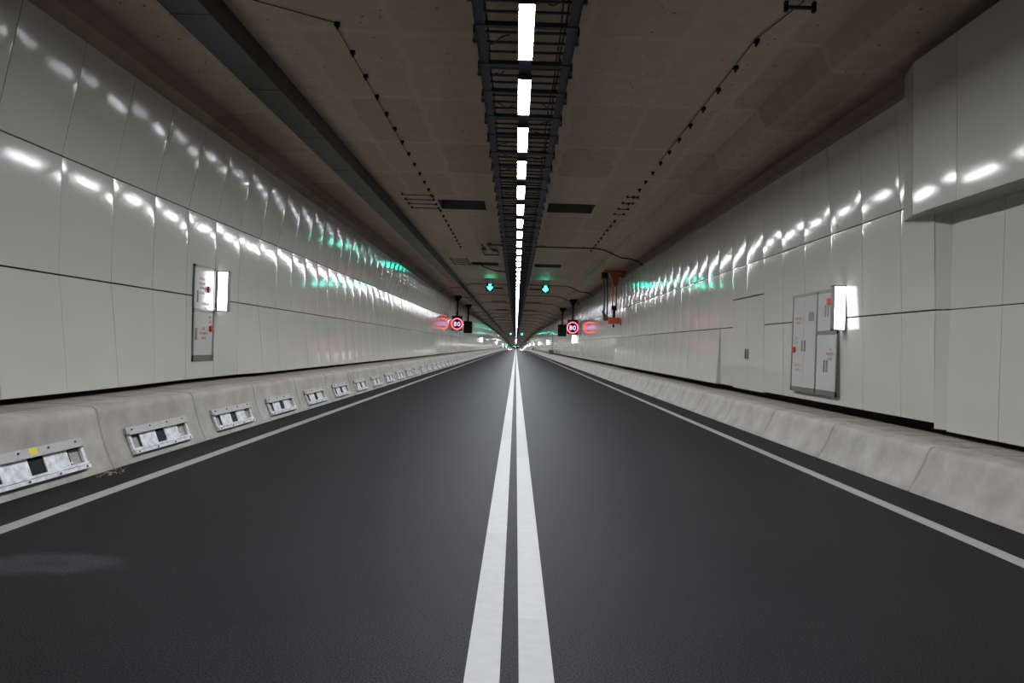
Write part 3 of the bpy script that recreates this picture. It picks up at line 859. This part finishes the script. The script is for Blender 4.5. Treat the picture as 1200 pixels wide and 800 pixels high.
# ------------------------------------------------------------------ speed signs
def sign(x, y, label, lit, ztop=2.28, zceil=3.94):
    root = empty('speed_limit_sign' if lit else 'variable_message_sign', (x, y, zl(1.12)), label, 'sign', 'box signs hung from the ceiling')
    h = 1.14; w_ = .42
    mb = MB(); mb.box(-w_, w_, 0, .30, 0, h); mb.build('housing', M['black'], root, bevel=.012)
    mb = MB(); mb.box(-w_, w_, -.10, 0, h, h + .02); mb.build('visor', M['black'], root)
    if lit:
        mb = MB(); mb.ring(0, .52, -.012, .0, .47, .47, .085, 48); mb.build('red_ring', M['redled'], root)
        mb = MB()
        mb.ring(-.145, .60, -.013, 0, .105, .095, .05, 20); mb.ring(-.145, .44, -.013, 0, .115, .105, .05, 20)
        mb.build('digit_eight', M['whiteled'], root)
        mb = MB(); mb.ring(.145, .515, -.013, 0, .115, .18, .05, 26); mb.build('digit_zero', M['whiteled'], root)
    top = zl(zceil) - zl(1.12)
    mb = MB(); mb.tube([(0, .15, h), (0, .15, top)], .075, 12); mb.build('hanging_post', M['black'], root)
    mb = MB(); mb.box(-.30, .30, -.05, .35, top - .16, top - .02)
    mb.prism([(-.30, top - .16), (.30, top - .16), (.10, top - .42), (-.10, top - .42)], 'y', .05, .25)
    mb.build('ceiling_bracket', M['black'], root)
    mb = MB(); mb.tube([(-.1, .15, h), (-.17, .15, h + .45), (-.13, .15, top - .5), (-.2, .15, top - .2)], .02, 6); mb.build('cable', M['cable'], root)
    return root
sign(-4.80, 64, 'lit round 80 speed sign hanging beside the left wall', True)
sign(4.53, 64, 'lit round 80 speed sign hanging beside the right wall', True)
sign(-4.74, 77.5, 'unlit black sign box behind the left speed sign', False)
sign(4.50, 78, 'unlit black sign box behind the right speed sign', False)

# ------------------------------------------------------------------ orange hanging hoist on the right
ho = empty('overhead_hoist', (4.80, 39.8, zl(3.93)), 'orange hanging machine arm under the ceiling beside the right wall', 'machinery')
mb = MB(); mb.box(-.55, .62, -.3, .3, -.10, 0); mb.build('ceiling_plate', M['orange'], ho, bevel=.01)
mb = MB(); mb.prism([(-.22, -.10), (.30, -.10), (.24, -.45), (.16, -.80), (-.02, -.80), (-.10, -.45)], 'y', -.16, .16); mb.build('upper_bracket', M['orange'], ho, bevel=.01)
for x in (-.02, .16):
    mb = MB(); mb.box(x - .03, x + .03, -.05, .05, -2.0, -.75); mb.build('orange_arm', M['orange'], ho)
mb = MB(); mb.box(-.05, .16, -.07, .07, -1.95, -1.75); mb.box(.01, .13, -.06, .06, -2.35, -1.95); mb.build('arm_sleeve', M['black'], ho)
mb = MB(); mb.box(-.24, .36, -.22, .22, -2.66, -2.34); mb.build('orange_block', M['orange'], ho, bevel=.02)
mb = MB(); mb.tube([(.06, 0, -2.64), (.06, 0, -2.82)], .05, 10); mb.build('lower_nozzle', M['black'], ho)
mb = MB(); mb.box(-.62, -.30, -.15, .15, -.42, -.10); mb.build('side_bracket', M['duct'], ho, bevel=.01)
for x in (-.50, -.34):
    mb = MB(); mb.tube([(x, 0, -.40), (x + .06, .02, -1.3), (x + .05, 0, -2.3)], .035, 8); mb.build('hydraulic_arm', M['duct'], ho)
mb = MB(); mb.tube([(-.44, .05, -1.9), (-.50, .05, -2.05), (-.38, .05, -2.25), (-.40, .05, -2.35)], .05, 8); mb.build('hose', M['cable'], ho)
mb = MB(); mb.box(-.48, -.20, -.12, .12, -2.50, -2.30); mb.build('lower_clamp', M['bolt'], ho)
mb = MB(); mb.box(.41, .48, -.06, .06, -2.70, -2.0); mb.build('black_side_bar', M['black'], ho)
mb = MB(); mb.tube([(.30, 0, -.2), (.45, 0, -.28), (.60, 0, -.25)], .05, 8); mb.build('side_pipe', M['orange'], ho)

# ------------------------------------------------------------------ ceiling conduits
def cond_pts(side, reach):
    s = side
    path = [(s * .66, CZ - .06), (s * 3.3, CZ - .06), (s * 3.62, CZ - .12), (s * 4.35, H + 3.88), (s * 4.75, H + 3.86), (s * 5.10, H + 3.74), (s * 5.36, H + 3.45)]
    return path[:reach]
def conduit(side, y, label, reach=7, r=.028, clips=True):
    root = empty('ceiling_conduit', (side * .66, y, CZ), label, 'conduit', 'conduits crossing the ceiling')
    pts = cond_pts(side, reach)
    if side < 0:   # pass under the duct
        pts = [(-.66, CZ - .06), (-3.3, CZ - .06), (-3.85, H + 3.93), (-4.5, H + 3.92), (-5.0, H + 3.86), (-5.3, H + 3.62)][:reach]
    q = [(x, .02 * math.sin(x * 3), z) for x, z in pts]
    mb = MB(); mb.tube([(x - side * .66, yy_, z - CZ) for x, yy_, z in q], r, 8); mb.build('conduit_run', M['cable'], root, smooth=True)
    if clips:
        for x in (.95, 1.05, 1.9, 2.75, 3.2):
            mb = MB(); mb.box(side * x - .012 - side * .66, side * x + .012 - side * .66, -.10, .16, -.045, 0); mb.build('clip', M['bolt'], root)
    return root
conduit(1, 33.6, 'nearest black conduit crossing the right half of the ceiling')
for i, y in enumerate((54.7, 66.0, 78.0)):
    conduit(1, y, '%s black conduit crossing the right half of the ceiling' % ORD[i + 1])
conduit(-1, 55.0, 'nearest thin black conduit crossing the left half of the ceiling', r=.018)
for i, y in enumerate((66.2, 78.2)): conduit(-1, y, '%s thin black conduit crossing the left half of the ceiling' % ORD[i + 1], r=.02)
for y in (95, 105, 118, 132, 150, 170, 195, 225):
    for s in (-1, 1): conduit(s, y, 'faint distant conduit crossing the %s half of the ceiling, beyond the speed signs' % ('left' if s < 0 else 'right'), clips=False)
# clip rows with a thin wire, left and right
def clip_row(X, y0, n, step, label, start):
    root = empty('wire_clip_row', (X, y0, CZ), label, 'cable clips')
    for k in range(n):
        mb = MB(); y = k * step
        mb.box(-.035, .035, y - .03, y + .03, -.05, 0); mb.box(-.012, .012, y - .012, y + .05, -.085, -.05)
        mb.build('clip', M['black'], root)
    mb = MB(); mb.tube([(start[0] - X, start[1] - y0, -.012), (-.03, -.05, -.02)] + [(-.03, k * step, -.02) for k in range(8)], .007, 5)
    mb.build('wire', M['cable'], root)
clip_row(-2.565, 10.75, 13, 1.03, 'row of black clips with a thin wire on the ceiling left of the lamps', (-3.9, 9.8))
clip_row(-2.565, 25.5, 10, 1.03, 'farther row of small black clips past the left slot', (-2.565, 25.4))
clip_row(3.155, 10.85, 13, 1.03, 'row of black clips with a thin wire on the ceiling right of the lamps', (3.35, 9.6))
clip_row(3.155, 26.5, 9, 1.03, 'farther row of small black clips past the right slot', (3.155, 26.4))
bk_ = empty('clip_bracket', (3.15, 9.66, CZ), 'small steel strut bracket on the ceiling at the top right', 'bracket')
mb = MB(); mb.box(-.02, .36, -.02, .02, -.09, -.05); mb.build('strut', M['steel'], bk_)
for x in (0, .34):
    mb = MB(); mb.box(x - .02, x + .02, -.03, .03, -.12, 0); mb.build('foot', M['black'], bk_)
def rods(X0, X1, y0, step, label, n=4):
    root = empty('ceiling_rods', (X0, y0, CZ), label, 'rods')
    for k in range(n):
        mb = MB(); y = k * step
        mb.tube([(0, y, -.04), (X1 - X0, y, -.04)], .014, 6)
        mb.box(-.03, .03, y - .03, y + .03, -.06, 0); mb.box(X1 - X0 - .03, X1 - X0 + .03, y - .03, y + .03, -.06, 0)
        mb.build('rod', M['cable'], root)
rods(-3.42, -2.58, 22.9, .72, 'four parallel rods beside the nearest left ceiling slot')
rods(2.98, 3.27, 22.2, .95, 'four short rods beside the nearest right ceiling slot')
rods(-3.42, -2.58, 39.6, .9, 'four parallel rods beside the farther left ceiling slot')
# junction gear on the left ceiling before the second slot
jg = empty('conduit_loop', (-1.2, 34.5, CZ), 'small looped conduits with boxes on the ceiling left of the lamps', 'conduit')
mb = MB(); mb.tube([(.55, -1.0, -.05), (.15, -1.0, -.06), (-.10, -.8, -.06), (-.05, .5, -.06), (.25, 1.2, -.06), (.25, 2.4, -.05)], .03, 8); mb.build('inner_loop', M['cable'], jg, smooth=True)
mb = MB(); mb.tube([(-.42, -1.0, -.05), (-.32, -.4, -.05), (-.45, .4, -.05), (-.42, 2.8, -.05), (.25, 2.8, -.05), (.25, 1.5, -.05)], .024, 8); mb.build('outer_loop', M['cable'], jg, smooth=True)
for x, y in ((-.05, -1.1), (-.35, .6), (.1, .8)):
    mb = MB(); mb.box(x - .09, x + .09, y - .12, y + .12, -.12, 0); mb.build('junction_box', M['bolt'], jg)
sl = empty('slack_cable', (-.66, 43, CZ), 'black cable sagging from the ladder to the left ceiling slot', 'cable')
mb = MB(); mb.tube([(0, 1.6, -.14), (-.6, 1.7, -.10), (-1.0, 1.0, -.06), (-1.3, -.2, -.04), (-1.35, -.9, 0)], .035, 8); mb.build('cable_run', M['cable'], sl, smooth=True)

# ------------------------------------------------------------------ utility boxes on the right ledge
for y, lab in ((108, 'grey-brown equipment box with thin mast on the right ledge'), (222, 'tiny farther equipment box on the right ledge')):
    ub = empty('equipment_box', (4.95, y, .495), lab, 'box')
    mb = MB(); mb.box(-.45, .22, 0, .5, 0, .62); mb.build('case', M['rock'], ub, bevel=.05)
    mb = MB(); mb.box(-.40, -.12, -.02, 0, .12, .5); mb.box(.0, .18, -.02, 0, .12, .5); mb.build('door_panel', M['bolt'], ub)
    if y < 150:
        mb = MB(); mb.tube([(0, .25, .6), (0, .25, 3.1)], .035, 8); mb.build('mast', M['bolt'], ub)
# sandy debris at the foot of the left barrier
mb = MB(); q = random.Random(2)
for _ in range(46):
    x, y, r_ = -4.12 + q.gauss(0, .045), 8.15 + q.gauss(0, .13), q.uniform(.006, .016)
    n = 5; i = len(mb.v)
    mb.v += [(x + r_ * math.cos(2 * PI * k / n), y + r_ * math.sin(2 * PI * k / n), .001) for k in range(n)] + [(x, y, r_ * .7)]
    for k in range(n): mb.f.append((i + k, i + (k + 1) % n, i + n)); mb.mi.append(0)
o = mb.build('sandy_debris', M['sand']); tag(o, 'little heap of sandy grit at the foot of the left barrier', 'debris', None, 'stuff')
